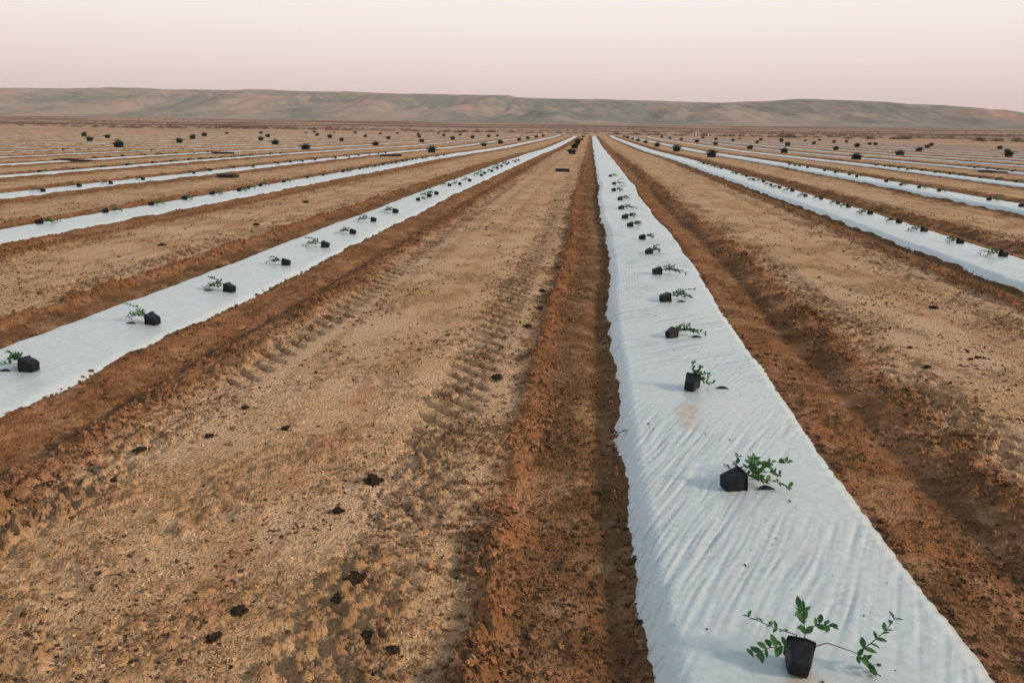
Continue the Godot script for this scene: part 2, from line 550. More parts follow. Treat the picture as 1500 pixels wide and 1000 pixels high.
# ------------------------------------------------------------------ film strips
func build_film_strips():
	for k in range(K_MIN, K_MAX + 1):
		var lines := PackedFloat32Array()
		var ncol := 11
		var lod := 2
		var q := 1.0
		var end := row_end(k)
		var steps := []
		if k == 0:
			ncol = 181
			lod = 0
			steps = [[7.5, 0.0125], [12.0, 0.025], [26.0, 0.05], [60.0, 0.25], [end, 1.0]]
		elif k == -1 or k == 1:
			ncol = 49
			lod = 1
			q = 2.5 if k == -1 else 6.0
			steps = [[16.0, 0.03], [40.0, 0.1], [80.0, 0.35], [end, 1.0]]
		elif absi(k) <= 3:
			ncol = 23
			lod = 1
			q = 4.0
			steps = [[40.0, 0.1], [80.0, 0.3], [end, 1.0]]
		else:
			q = 6.0
			steps = [[70.0, 0.25], [end, 0.8]]
		for st in steps:
			while q < st[0]:
				lines.append(q)
				q += st[1]
		var ny := lines.size()
		var v := PackedVector3Array()
		var col := PackedColorArray()
		v.resize(ncol * ny)
		col.resize(ncol * ny)
		for j in ny:
			var qq := lines[j]
			var cx := row_x(k, qq)
			for i in ncol:
				var s := -0.72 + 1.44 * i / (ncol - 1)
				v[j * ncol + i] = Vector3(cx + s, film_y(k, s, qq, lod), -qq)
				var c := Color(0.445, 0.495, 0.505)
				if lod <= 1:
					# dust rubbed into the film, and one brown soil stain on the wrinkled strip
					var d := clampf(n_mid.get_noise_2d(s * 0.8 + k * 5.0, qq * 0.5) * 1.6 - 0.35, 0.0, 1.0)
					c = c.lerp(Color(0.50, 0.43, 0.35), 0.22 * d)
					if k == 0:
						var g := n_mid.get_noise_2d(cx + s, qq * 1.2)
						var dd := pow((cx + s - 0.63) / 0.085, 2.0) + pow((qq - 4.40) / 0.23, 2.0) + 0.8 * g
						c = c.lerp(Color(0.40, 0.28, 0.17), 0.75 * clampf(1.2 - dd, 0.0, 1.0) * clampf(0.75 + 0.6 * n_clod.get_noise_2d(cx + s, qq), 0.3, 1.0))
						dd = pow((cx + s - 0.73) / 0.09, 2.0) + pow((qq - 2.02) / 0.12, 2.0) + 1.5 * g
						c = c.lerp(Color(0.52, 0.38, 0.25), 0.45 * clampf(1.15 - dd, 0.0, 1.0))
				col[j * ncol + i] = c
		var m := ArrayMesh.new()
		grid_mesh(m, v, grid_normals(v, ncol, ny), col, ncol, ny)
		var o := part("film_strip", m, mats.film, self)
		if k == 0:
			tag(o, "white mulch film strip with slanting wrinkles and a brown soil stain", "mulch film", "white film strips")
		elif k == -1:
			tag(o, "smooth white film strip across the tyre-marked aisle from the wrinkled strip", "mulch film", "white film strips")
		elif k == 1:
			tag(o, "smooth white film strip next to the wrinkled one, pots set along its edge", "mulch film", "white film strips")
		else:
			tag(o, "white film strip two or more aisles away from the wrinkled strip", "mulch film", "white film strips")
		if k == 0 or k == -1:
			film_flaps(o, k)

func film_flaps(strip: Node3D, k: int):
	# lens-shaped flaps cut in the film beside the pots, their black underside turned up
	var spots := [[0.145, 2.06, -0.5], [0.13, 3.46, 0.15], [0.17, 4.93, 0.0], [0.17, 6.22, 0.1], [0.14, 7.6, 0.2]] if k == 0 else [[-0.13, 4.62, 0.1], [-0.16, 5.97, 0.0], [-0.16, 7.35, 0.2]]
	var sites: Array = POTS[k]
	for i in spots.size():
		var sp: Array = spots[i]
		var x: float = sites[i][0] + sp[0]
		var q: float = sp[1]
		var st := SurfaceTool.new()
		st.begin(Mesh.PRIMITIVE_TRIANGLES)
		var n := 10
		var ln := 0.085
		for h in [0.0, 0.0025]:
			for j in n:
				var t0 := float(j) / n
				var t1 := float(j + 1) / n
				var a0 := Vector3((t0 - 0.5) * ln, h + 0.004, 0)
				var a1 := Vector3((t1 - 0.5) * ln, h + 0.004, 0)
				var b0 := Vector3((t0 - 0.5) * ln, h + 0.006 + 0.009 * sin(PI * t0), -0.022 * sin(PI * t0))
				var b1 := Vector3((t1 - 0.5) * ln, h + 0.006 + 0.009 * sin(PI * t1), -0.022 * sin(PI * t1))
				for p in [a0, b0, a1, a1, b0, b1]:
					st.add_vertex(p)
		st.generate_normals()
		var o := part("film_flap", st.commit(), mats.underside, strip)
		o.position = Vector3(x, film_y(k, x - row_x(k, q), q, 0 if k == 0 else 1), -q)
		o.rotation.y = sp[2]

# ------------------------------------------------------------------ crumbs, clods
func lump_mesh(sd: int, rough: float, squash: float, rings: int) -> ArrayMesh:
	var r := rng(sd)
	var nn := fn(sd, 1.3, 3)
	var st := SurfaceTool.new()
	st.begin(Mesh.PRIMITIVE_TRIANGLES)
	st.set_smooth_group(-1)
	var seg := rings * 2
	var pts := []
	for j in rings + 1:
		var row := []
		var th := PI * j / rings
		for i in seg:
			var ph := TAU * (i + 0.5 * (j % 2)) / seg
			var d := Vector3(sin(th) * cos(ph), cos(th), sin(th) * sin(ph))
			var rad := 1.0 + rough * nn.get_noise_3dv(d * 1.4) * 1.7 + r.randf_range(-0.16, 0.16) * rough
			if j == 0 or j == rings:
				rad = 1.0
			row.append(Vector3(d.x * rad, d.y * rad * squash, d.z * rad))
		pts.append(row)
	for j in rings:
		for i in seg:
			var i2 := (i + 1) % seg
			if j > 0:
				for p in [pts[j][i], pts[j + 1][i], pts[j][i2]]:
					st.add_vertex(p)
			if j < rings - 1:
				for p in [pts[j][i2], pts[j + 1][i], pts[j + 1][i2]]:
					st.add_vertex(p)
	st.generate_normals()
	return st.commit()

func scatter(called: String, label: String, category: String, m: Mesh, mat: Material, list: Array):
	var mm := MultiMesh.new()
	mm.transform_format = MultiMesh.TRANSFORM_3D
	mm.use_colors = true
	mm.mesh = m
	mm.instance_count = list.size()
	for i in list.size():
		mm.set_instance_transform(i, list[i][0])
		mm.set_instance_color(i, list[i][1])
	var o := MultiMeshInstance3D.new()
	o.name = numbered(called)
	o.multimesh = mm
	o.material_override = mat
	add_child(o)
	tag(o, label, category, "", "stuff")

func spin(r: RandomNumberGenerator, size: float, flat: float) -> Basis:
	var b := Basis.from_euler(Vector3(r.randf_range(-0.5, 0.5), r.randf() * TAU, r.randf_range(-0.5, 0.5)))
	return b.scaled(Vector3(size, size, size)) * Basis.from_scale(Vector3(r.randf_range(0.7, 1.25), flat * r.randf_range(0.7, 1.2), r.randf_range(0.7, 1.25)))

func build_crumbs():
	var r := rng(404)
	var dark := []
	var redl := []
	var edge := []
	var zones := [[1.6, 4.5, 34000, 0.36], [4.5, 9.0, 26000, 0.65], [9.0, 18.0, 12000, 1.5], [18.0, 45.0, 7000, 2.4]]
	for z in zones:
		for n in z[2]:
			var q: float = lerpf(z[0], z[1], pow(r.randf(), 0.8))
			var x := r.randf_range(-0.86 * q - 1.0, 0.58 * q + 0.9)
			var k := roundi((x - X0) / PITCH)
			var s := x - row_x(k, q)
			var e := absf(s) - HALF
			if e < 0.1:
				continue
			var dens := clampf(0.5 + 2.2 * n_low.get_noise_2d(x * 1.5 + 5.0, q * 0.9), 0.05, 1.0)
			if r.randf() > dens:
				continue
			var size := 0.0035 + 0.013 * pow(r.randf(), 3.2)
			size *= sqrt(float(z[3]))
			var y := soil_at(x, q, 1 if q < 11.0 else 2)
			var w := r.randf()
			var c := Color(0.05, 0.03, 0.018).lerp(g_col * 0.6, w * w)
			dark.append([Transform3D(spin(r, size, 0.7), Vector3(x, y + size * 0.25, -q)), c])
	var grit := []
	for n in 90000:
		var q := lerpf(1.6, 7.5, pow(r.randf(), 1.25))
		var x := r.randf_range(-0.86 * q - 0.8, 0.58 * q + 0.7)
		var k := roundi((x - X0) / PITCH)
		if absf(x - row_x(k, q)) < HALF + 0.06:
			continue
		if r.randf() > clampf(0.35 + 1.5 * n_mid.get_noise_2d(x + 8.0, q * 0.7), 0.06, 1.0):
			continue
		var size := 0.0022 + 0.0062 * pow(r.randf(), 2.5)
		var y := soil_at(x, q, 0 if q < 5.0 else 1)
		grit.append([Transform3D(spin(r, size, 0.8), Vector3(x, y + size * 0.2, -q)), g_col * r.randf_range(0.4, 1.12)])
	scatter("soil_grit", "fine grit and soil grains over the tilled ground", "soil", lump_mesh(21, 0.8, 0.8, 3), mats.crumb, grit)
	# red-brown clods turned up along the ridges
	for k in range(-5, 4):
		var near := absi(k) <= 1
		for side in [-1, 1]:
			var count := 15000 if near else 2600
			for n in count:
				var u := r.randf()
				var q := lerpf(1.4, 40.0, pow(u, 1.9)) if near else lerpf(8.0, 60.0, pow(u, 1.4))
				var rc := 0.70 if side > 0 else 0.55
				var e := rc + r.randfn(0.0, 0.13 if side > 0 else 0.10)
				var x: float = row_x(k, q) + side * (HALF + e)
				if x < -0.9 * q - 1.2 or x > 0.62 * q + 1.2:
					continue
				if r.randf() > clampf(0.55 + 1.6 * n_mid.get_noise_2d(x * 0.7, q * 0.6), 0.08, 1.0):
					continue
				var size := (0.0035 + 0.016 * pow(r.randf(), 3.4)) * (1.0 if q < 9.0 else 1.25)
				var y := soil_at(x, q, 1 if q < 11.0 else 2)
				var c: Color = g_col.lerp(Color(0.27, 0.135, 0.068), 0.7) * r.randf_range(0.45, 1.1)
				redl.append([Transform3D(spin(r, size, 0.8), Vector3(x, y + size * 0.2, -q)), c])
			for n in (7000 if near else 700):
				var q := lerpf(1.5, 16.0, pow(r.randf(), 1.5)) if near else lerpf(8.0, 40.0, pow(r.randf(), 1.3))
				var x: float = row_x(k, q) + side * (PITCH * 0.5 - 0.78 + r.randfn(0.0, 0.17))
				if x < -0.9 * q - 1.2 or x > 0.62 * q + 1.2:
					continue
				if r.randf() > clampf(2.6 * n_mid.get_noise_2d(x * 0.6 + 3.0, q * 0.5), 0.02, 1.0):
					continue
				var size := 0.0035 + 0.014 * pow(r.randf(), 3.2)
				var y := soil_at(x, q, 1 if q < 11.0 else 2)
				var c: Color = g_col.lerp(Color(0.22, 0.115, 0.058), 0.6) * r.randf_range(0.4, 1.0)
				redl.append([Transform3D(spin(r, size, 0.75), Vector3(x, y + size * 0.15, -q)), c])
			# crumbs that have rolled on to the edges of the film
			count = 1000 if near else 400
			for n in count:
				var u := r.randf()
				var q := lerpf(1.4, 26.0, pow(u, 1.7)) if near else lerpf(8.0, 45.0, pow(u, 1.3))
				var cx := row_x(k, q)
				var s: float = side * (HALF + r.randfn(0.02 if side > 0 else 0.03, 0.018))
				if cx < -0.9 * q - 1.2 or cx > 0.62 * q + 1.2:
					continue
				var size := 0.004 + 0.015 * pow(r.randf(), 2.2)
				var y := maxf(soil_at(cx + s, q, 1 if q < 11.0 else 2), film_y(k, s, q, 0 if k == 0 else 1))
				var c: Color = Color(0.20, 0.10, 0.05).lerp(Color(0.07, 0.042, 0.026), r.randf())
				edge.append([Transform3D(spin(r, size, 0.8), Vector3(cx + s, y + size * 0.25, -q)), c])
	for n in 90:
		var q := lerpf(1.7, 16.0, pow(r.randf(), 1.6))
		var s := r.randf_range(-0.42, 0.42)
		var size := 0.0022 + 0.005 * pow(r.randf(), 3.0)
		edge.append([Transform3D(spin(r, size, 0.6), Vector3(row_x(0, q) + s, film_y(0, s, q, 0) + size * 0.4, -q)), Color(0.09, 0.055, 0.035)])
	scatter("soil_crumbs", "small dark soil crumbs strewn over the pale crust", "soil", lump_mesh(3, 0.8, 0.75, 4), mats.crumb, dark)
	scatter("ridge_clods", "red-brown crumbly clods along the ridges beside the beds", "soil", lump_mesh(9, 0.8, 0.8, 4), mats.crumb, redl)
	scatter("edge_crumbs", "dark crumbs of soil along the edges of the film strips", "soil", lump_mesh(14, 0.8, 0.8, 4), mats.crumb, edge)

func build_clods():
	var r := rng(77)
	var shapes := []
	for i in 6:
		# each lump is several grains of damp earth stuck together
		var st := SurfaceTool.new()
		var g := lump_mesh(200 + i, 0.5, 0.8, 5)
		st.begin(Mesh.PRIMITIVE_TRIANGLES)
		for n in 15:
			var an := r.randf() * TAU
			var d := sqrt(r.randf()) * 0.8
			var sz := r.randf_range(0.26, 0.52) * (1.15 - 0.5 * d)
			st.append_from(g, 0, Transform3D(spin(r, sz, 0.85), Vector3(cos(an) * d, 0.10 + 0.34 * (1.0 - d) * r.randf(), sin(an) * d * 0.8)))
		shapes.append(st.commit())
	# where the dark lumps lie on the soil: x, distance, half-width
	var spots := [[-0.98, 3.4, 0.055], [-0.82, 2.55, 0.05], [-0.84, 2.41, 0.028], [-1.16, 2.3, 0.036], [-1.18, 2.15, 0.03], [-1.64, 3.98, 0.03], [-2.02, 3.84, 0.03], [-2.28, 3.6, 0.035], [-1.05, 3.07, 0.03], [-2.01, 4.28, 0.03], [2.53, 5.79, 0.03], [-0.58, 5.12, 0.05], [-2.21, 3.26, 0.028], [-2.46, 3.14, 0.028], [-0.68, 2.23, 0.034], [-0.58, 2.16, 0.03], [-0.7, 5.58, 0.04], [3.03, 6.11, 0.026], [2.95, 6.05, 0.022], [3.43, 7.92, 0.045], [2.61, 6.33, 0.022], [-0.48, 6.6, 0.045], [-0.42, 7.3, 0.04], [-0.45, 8.2, 0.05], [-5.9, 10.4, 0.06], [-6.2, 17.0, 0.08], [-5.6, 12.9, 0.06]]
	for i in spots.size():
		var s: Array = spots[i]
		var y := soil_at(s[0], s[1], 1)
		var o := part("dark_clod", shapes[i % shapes.size()], mats.peat, self)
		o.position = Vector3(s[0], y + 0.006, -s[1])
		o.rotation.y = r.randf() * TAU
		o.scale = Vector3(s[2], s[2] * 0.75, s[2])
		if i == 0:
			tag(o, "largest near-black crumbly lump alone on the pale soil", "clod", "dark clods on the soil")
		elif i == 1:
			tag(o, "near-black lump with a smaller dark lump close beside it", "clod", "dark clods on the soil")
		else:
			tag(o, "small dark clod of damp earth lying on the bare soil", "clod", "dark clods on the soil")

# ------------------------------------------------------------------ seedlings
const POTS := {
	0: [[0.71, 2.18], [0.75, 3.45], [0.74, 4.91], [0.74, 6.2], [0.8, 7.6], [0.8, 9.11], [0.79, 10.67], [0.78, 12.04], [0.67, 13.68], [0.69, 14.98], [0.69, 16.83], [0.76, 19.02], [0.67, 21.8], [0.68, 24.26], [0.71, 28.56]],
	-1: [[-3.68, 4.66], [-3.57, 6.0], [-3.57, 7.37], [-3.61, 8.98], [-3.57, 10.4], [-3.61, 11.86], [-3.7, 13.43], [-3.7, 14.95], [-3.83, 17.64], [-3.72, 18.6], [-3.7, 19.42], [-3.89, 22.28], [-3.7, 22.91], [-3.64, 24.49], [-3.69, 27.44], [-3.74, 28.73], [-3.65, 30.19], [-3.68, 32.31], [-3.74, 34.1], [-3.74, 36.11], [-3.8, 37.56], [-3.66, 39.22], [-3.62, 40.98]],
	-2: [[-8.84, 12.0], [-9.0, 13.82], [-9.09, 15.31], [-8.87, 16.67], [-8.92, 17.97], [-8.72, 19.1], [-8.87, 20.0], [-8.85, 20.78], [-8.87, 22.49], [-9.09, 24.42], [-9.09, 25.96], [-9.32, 28.07], [-9.05, 28.65], [-9.07, 30.19], [-9.05, 31.32], [-9.15, 32.49], [-9.26, 33.74], [-9.13, 35.2], [-9.05, 35.98], [-9.05, 37.57], [-8.96, 38.45], [-8.77, 39.43], [-8.66, 41.38], [-8.56, 44.63], [-8.61, 47.01]],
	-3: [[-12.97, 17.88], [-13.11, 19.48], [-12.85, 20.64], [-13.05, 22.4], [-13.24, 25.71], [-13.47, 27.45], [-13.61, 29.48], [-13.1, 30.25], [-13.34, 33.34], [-13.32, 34.81], [-13.08, 35.69], [-13.05, 37.37], [-12.99, 40.19], [-12.82, 42.37], [-13.01, 44.58], [-13.08, 47.11], [-12.82, 48.66], [-12.62, 50.26]],
	-4: [[-18.91, 24.91], [-19.13, 26.72], [-19.15, 28.33], [-19.29, 30.06], [-19.46, 32.0], [-19.4, 33.52], [-19.41, 35.14], [-19.07, 36.18], [-18.85, 37.21], [-18.65, 38.27], [-18.46, 39.38], [-18.27, 40.56], [-18.21, 41.71], [-18.09, 42.96], [-18.09, 44.21], [-18.03, 45.57]],
	-5: [[-24.49, 32.66], [-23.6, 33.09], [-24.11, 35.44], [-23.84, 36.54], [-23.56, 37.69], [-23.9, 39.68], [-23.76, 40.94], [-23.13, 41.3], [-22.82, 42.74], [-22.42, 44.0], [-22.42, 45.73]],
	-6: [[-29.36, 37.7], [-29.76, 39.87], [-29.61, 41.27], [-28.83, 41.95], [-28.13, 43.18], [-27.8, 44.4], [-26.81, 45.8], [-27.03, 47.45], [-26.48, 48.6]],
	-7: [[-32.3, 42.37], [-31.62, 43.4], [-31.6, 44.6], [-31.74, 45.92], [-31.08, 47.1], [-30.54, 48.3]],
	1: [[5.96, 11.4], [5.91, 12.69], [5.9, 14.12], [5.89, 15.34], [5.98, 16.96], [5.93, 18.43], [5.79, 19.23], [5.7, 20.32], [5.61, 21.33], [5.7, 22.99], [5.64, 24.3], [5.62, 25.47], [5.71, 27.15], [5.61, 28.22], [5.77, 30.31], [5.8, 32.18], [5.99, 36.13], [5.87, 38.04], [5.8, 40.2], [5.82, 41.81]],
	2: [[10.06, 19.61], [10.16, 21.29], [10.18, 24.26], [10.11, 25.63], [9.98, 26.81], [10.1, 28.56], [9.99, 31.32], [10.18, 32.77], [10.12, 34.26], [10.17, 35.94], [10.15, 38.75], [10.09, 40.13], [10.03, 40.85], [10.01, 42.0]],
	3: [[15.28, 30.21], [15.27, 31.6], [15.22, 32.89], [15.36, 34.6], [15.04, 35.26], [14.97, 36.59], [14.97, 38.07], [14.66, 38.9], [14.75, 40.25], [14.89, 41.74], [14.89, 42.5], [14.85, 43.67]],
	4: [[19.49, 39.16], [19.53, 40.6], [19.53, 41.66], [19.38, 42.7], [19.67, 43.9]]}

func pot_mesh(sd: int) -> ArrayMesh:
	# soft square nursery pot, narrower at the foot, with a folded lip; axis up, foot at y = 0
	var nn := fn(sd, 14.0, 2)
	var st := SurfaceTool.new()
	st.begin(Mesh.PRIMITIVE_TRIANGLES)
	st.set_smooth_group(-1)
	var sc := 0.80
	var prof := [[0.0, 0.0], [0.0, 0.036], [0.006, 0.040], [0.035, 0.045], [0.07, 0.050], [0.105, 0.054], [0.119, 0.056], [0.1195, 0.0615], [0.127, 0.0615], [0.126, 0.054], [0.112, 0.051]]
	var seg := 32
	var rings := []
	for p in prof:
		var ring := []
		for i in seg:
			var an := TAU * i / seg
			var cx := cos(an)
			var cy := sin(an)
			var sq := 1.0 / pow(pow(absf(cx), 14.0) + pow(absf(cy), 14.0), 1.0 / 14.0)
			var rad: float = p[1] * sq
			var v := Vector3(cx * rad, p[0], cy * rad) * sc
			var d := nn.get_noise_3dv(v)
			v += Vector3(cx, 0, cy) * d * 0.0045 * (1.0 if p[1] > 0.0 else 0.0) + Vector3(0, d * 0.004, 0)
			ring.append(v)
		rings.append(ring)
	for j in rings.size() - 1:
		for i in seg:
			var i2 := (i + 1) % seg
			for p in [rings[j][i], rings[j][i2], rings[j + 1][i], rings[j][i2], rings[j + 1][i2], rings[j + 1][i]]:
				st.add_vertex(p)
	st.generate_normals()
	return st.commit()

func peat_mesh() -> ArrayMesh:
	var st := SurfaceTool.new()
	st.begin(Mesh.PRIMITIVE_TRIANGLES)
	var seg := 16
	var nn := fn(4, 40.0, 2)
	for i in seg:
		var pts := []
		for t in [0, 1]:
			var an: float = TAU * (i + t) / seg
			var sq := 1.0 / pow(pow(absf(cos(an)), 5.0) + pow(absf(sin(an)), 5.0), 0.2)
			pts.append(0.8 * Vector3(cos(an) * 0.052 * sq, 0.112 + 0.004 * nn.get_noise_2d(i + t, 3.0), sin(an) * 0.052 * sq))
		for p in [Vector3(0, 0.094, 0), pts[0], pts[1]]:
			st.add_vertex(p)
	st.generate_normals()
	return st.commit()

func leaf_mesh(fold: float, bend: float) -> ArrayMesh:
	# oval leathery leaf, one unit long along +z, folded along the midrib
	var st := SurfaceTool.new()
	st.begin(Mesh.PRIMITIVE_TRIANGLES)
	var prof := [[0.0, 0.02], [0.14, 0.14], [0.32, 0.225], [0.52, 0.245], [0.72, 0.19], [0.88, 0.10], [1.0, 0.0]]
	for side in [-1, 1]:
		for i in prof.size() - 1:
			var a: Array = prof[i]
			var b: Array = prof[i + 1]
			var ya: float = -bend * a[0] * a[0]
			var yb: float = -bend * b[0] * b[0]
			var m0 := Vector3(0, ya, a[0])
			var m1 := Vector3(0, yb, b[0])
			var e0 := Vector3(side * a[1], ya + fold * a[1], a[0])
			var e1 := Vector3(side * b[1], yb + fold * b[1], b[0])
			var tri := [m0, e0, m1, m1, e0, e1] if side > 0 else [m0, m1, e0, m1, e1, e0]
			for p in tri:
				st.add_vertex(p)
	st.generate_normals()
	return st.commit()

func twig_mesh(path: Array, r0: float, r1: float) -> ArrayMesh:
	var st := SurfaceTool.new()
	st.begin(Mesh.PRIMITIVE_TRIANGLES)
	var n := path.size()
	var rings := []
	for i in n:
		var d: Vector3 = (path[mini(i + 1, n - 1)] - path[maxi(i - 1, 0)]).normalized()
		var u := d.cross(Vector3(0.3, 0.2, 0.9)).normalized()
		var w := d.cross(u)
		var rad := lerpf(r0, r1, float(i) / (n - 1))
		var ring := []
		for s in 5:
			ring.append(path[i] + (u * cos(TAU * s / 5.0) + w * sin(TAU * s / 5.0)) * rad)
		rings.append(ring)
	for i in n - 1:
		for s in 5:
			var s2 := (s + 1) % 5
			for p in [rings[i][s], rings[i][s2], rings[i + 1][s], rings[i][s2], rings[i + 1][s2], rings[i + 1][s]]:
				st.add_vertex(p)
	st.generate_normals()
	return st.commit()

func smooth_path(pts: Array) -> Array:
	var c := Curve3D.new()
	for i in pts.size():
		var t: Vector3 = (pts[mini(i + 1, pts.size() - 1)] - pts[maxi(i - 1, 0)]) * 0.18
		c.add_point(pts[i], -t, t)
	var out := []
	var n := maxi(6, pts.size() * 4)
	for i in n + 1:
		out.append(c.sample_baked(c.get_baked_length() * i / n))
	return out

func leaf_frames(path: Array, r: RandomNumberGenerator, pairs: int, from: float, size: float) -> Array:
	# opposite pairs of leaves standing up along a twig, as transforms
	var out := []
	var n := path.size()
	for p in pairs:
		var t := lerpf(from, 1.0, (p + 0.5 * r.randf()) / maxf(pairs - 0.5, 1.0))
		var fi := clampf(t, 0.0, 1.0) * (n - 1)
		var i0 := mini(int(fi), n - 2)
		var at: Vector3 = path[i0].lerp(path[i0 + 1], fi - i0)
		var d: Vector3 = (path[i0 + 1] - path[i0]).normalized()
		var sidev := d.cross(Vector3.UP)
		if sidev.length() < 0.1:
			sidev = Vector3(1, 0, 0)
		sidev = sidev.normalized().rotated(d, r.randf_range(-1.0, 1.0))
		for sgn in [-1.0, 1.0]:
			if r.randf() < 0.12:
				continue
			var dir: Vector3 = (sidev * sgn * r.randf_range(0.6, 1.0) + d * r.randf_range(0.15, 0.8) + Vector3(0, r.randf_range(-0.15, 0.75), 0)).normalized()
			var up := Vector3(r.randf_range(-0.5, 0.5), 1.0, r.randf_range(-0.2, 0.9))
			var zax := dir
			var xax := up.cross(zax).normalized()
			var yax := zax.cross(xax).normalized()
			var sz := size * r.randf_range(0.65, 1.15) * lerpf(1.0, 0.72, t)
			out.append(Transform3D(Basis(xax * sz, yax * sz, zax * sz), at))
	return out

var leaf_shapes := []
var pot_shapes := []
var peat_shape: ArrayMesh

func seedling(called_at: Vector3, turn: float, pot_tf: Transform3D, twigs: Array, r: RandomNumberGenerator, separate: bool) -> Node3D:
	# twigs: [points, pairs of leaves, first leaf, leaf size]
	var o := base("potted_seedling", called_at, turn)
	var pot := part("pot", pot_shapes[r.randi() % pot_shapes.size()], mats.pot, o)
	pot.transform = pot_tf
	part("peat", peat_shape, mats.peat, pot)
	var leaves := SurfaceTool.new()
	leaves.begin(Mesh.PRIMITIVE_TRIANGLES)
	for tw in twigs:
		var path := smooth_path(tw[0])
		var t := part("twig", twig_mesh(path, 0.0021, 0.0009), mats.twig, o)
		for tf in leaf_frames(path, r, tw[1], tw[2], tw[3]):
			var lm: ArrayMesh = leaf_shapes[r.randi() % leaf_shapes.size()]
			if separate:
				var lf := part("leaf", lm, mats.leaf[r.randi() % 3], t)
				lf.transform = tf
			else:
				leaves.append_from(lm, 0, tf)
	if not separate:
		part("foliage", leaves.commit(), mats.leaf[r.randi() % 3], o)
	return o

func lying(tilt: float, roll: float) -> Transform3D:
	# pot on its side, mouth towards +x; tilt lifts the mouth
	var b := Basis(Vector3(0, 0, 1), -PI / 2 + tilt) * Basis(Vector3(0, 1, 0), roll)
	return Transform3D(b, Vector3(-0.04, 0.031, 0))

func random_twigs(r: RandomNumberGenerator, long: float) -> Array:
	var out := []
	var n := r.randi_range(5, 6)
	for i in n:
		var z := r.randf_range(-0.6, 0.6)
		var up := r.randf_range(0.0, 0.75) if i < 2 else r.randf_range(-0.1, 0.2)
		var ln := long * r.randf_range(0.65, 1.15)
		var p0 := Vector3(0.05, 0.042, r.randf_range(-0.015, 0.015))
		var p1 := p0 + Vector3(ln * 0.35, 0.012 + 0.14 * up * ln * 3.0, z * ln * 0.3)
		var p2 := p0 + Vector3(ln * 0.7, maxf(-0.025, 0.01 + 0.22 * up * ln * 2.6), z * ln * 0.75)
		var p3 := p0 + Vector3(ln, maxf(-0.035, -0.02 + 0.35 * up * ln * 2.4), z * ln * 1.1 + r.randf_range(-0.04, 0.04))
		out.append([[p0, p1, p2, p3], r.randi_range(8, 12), 0.3, 0.046])
	return out

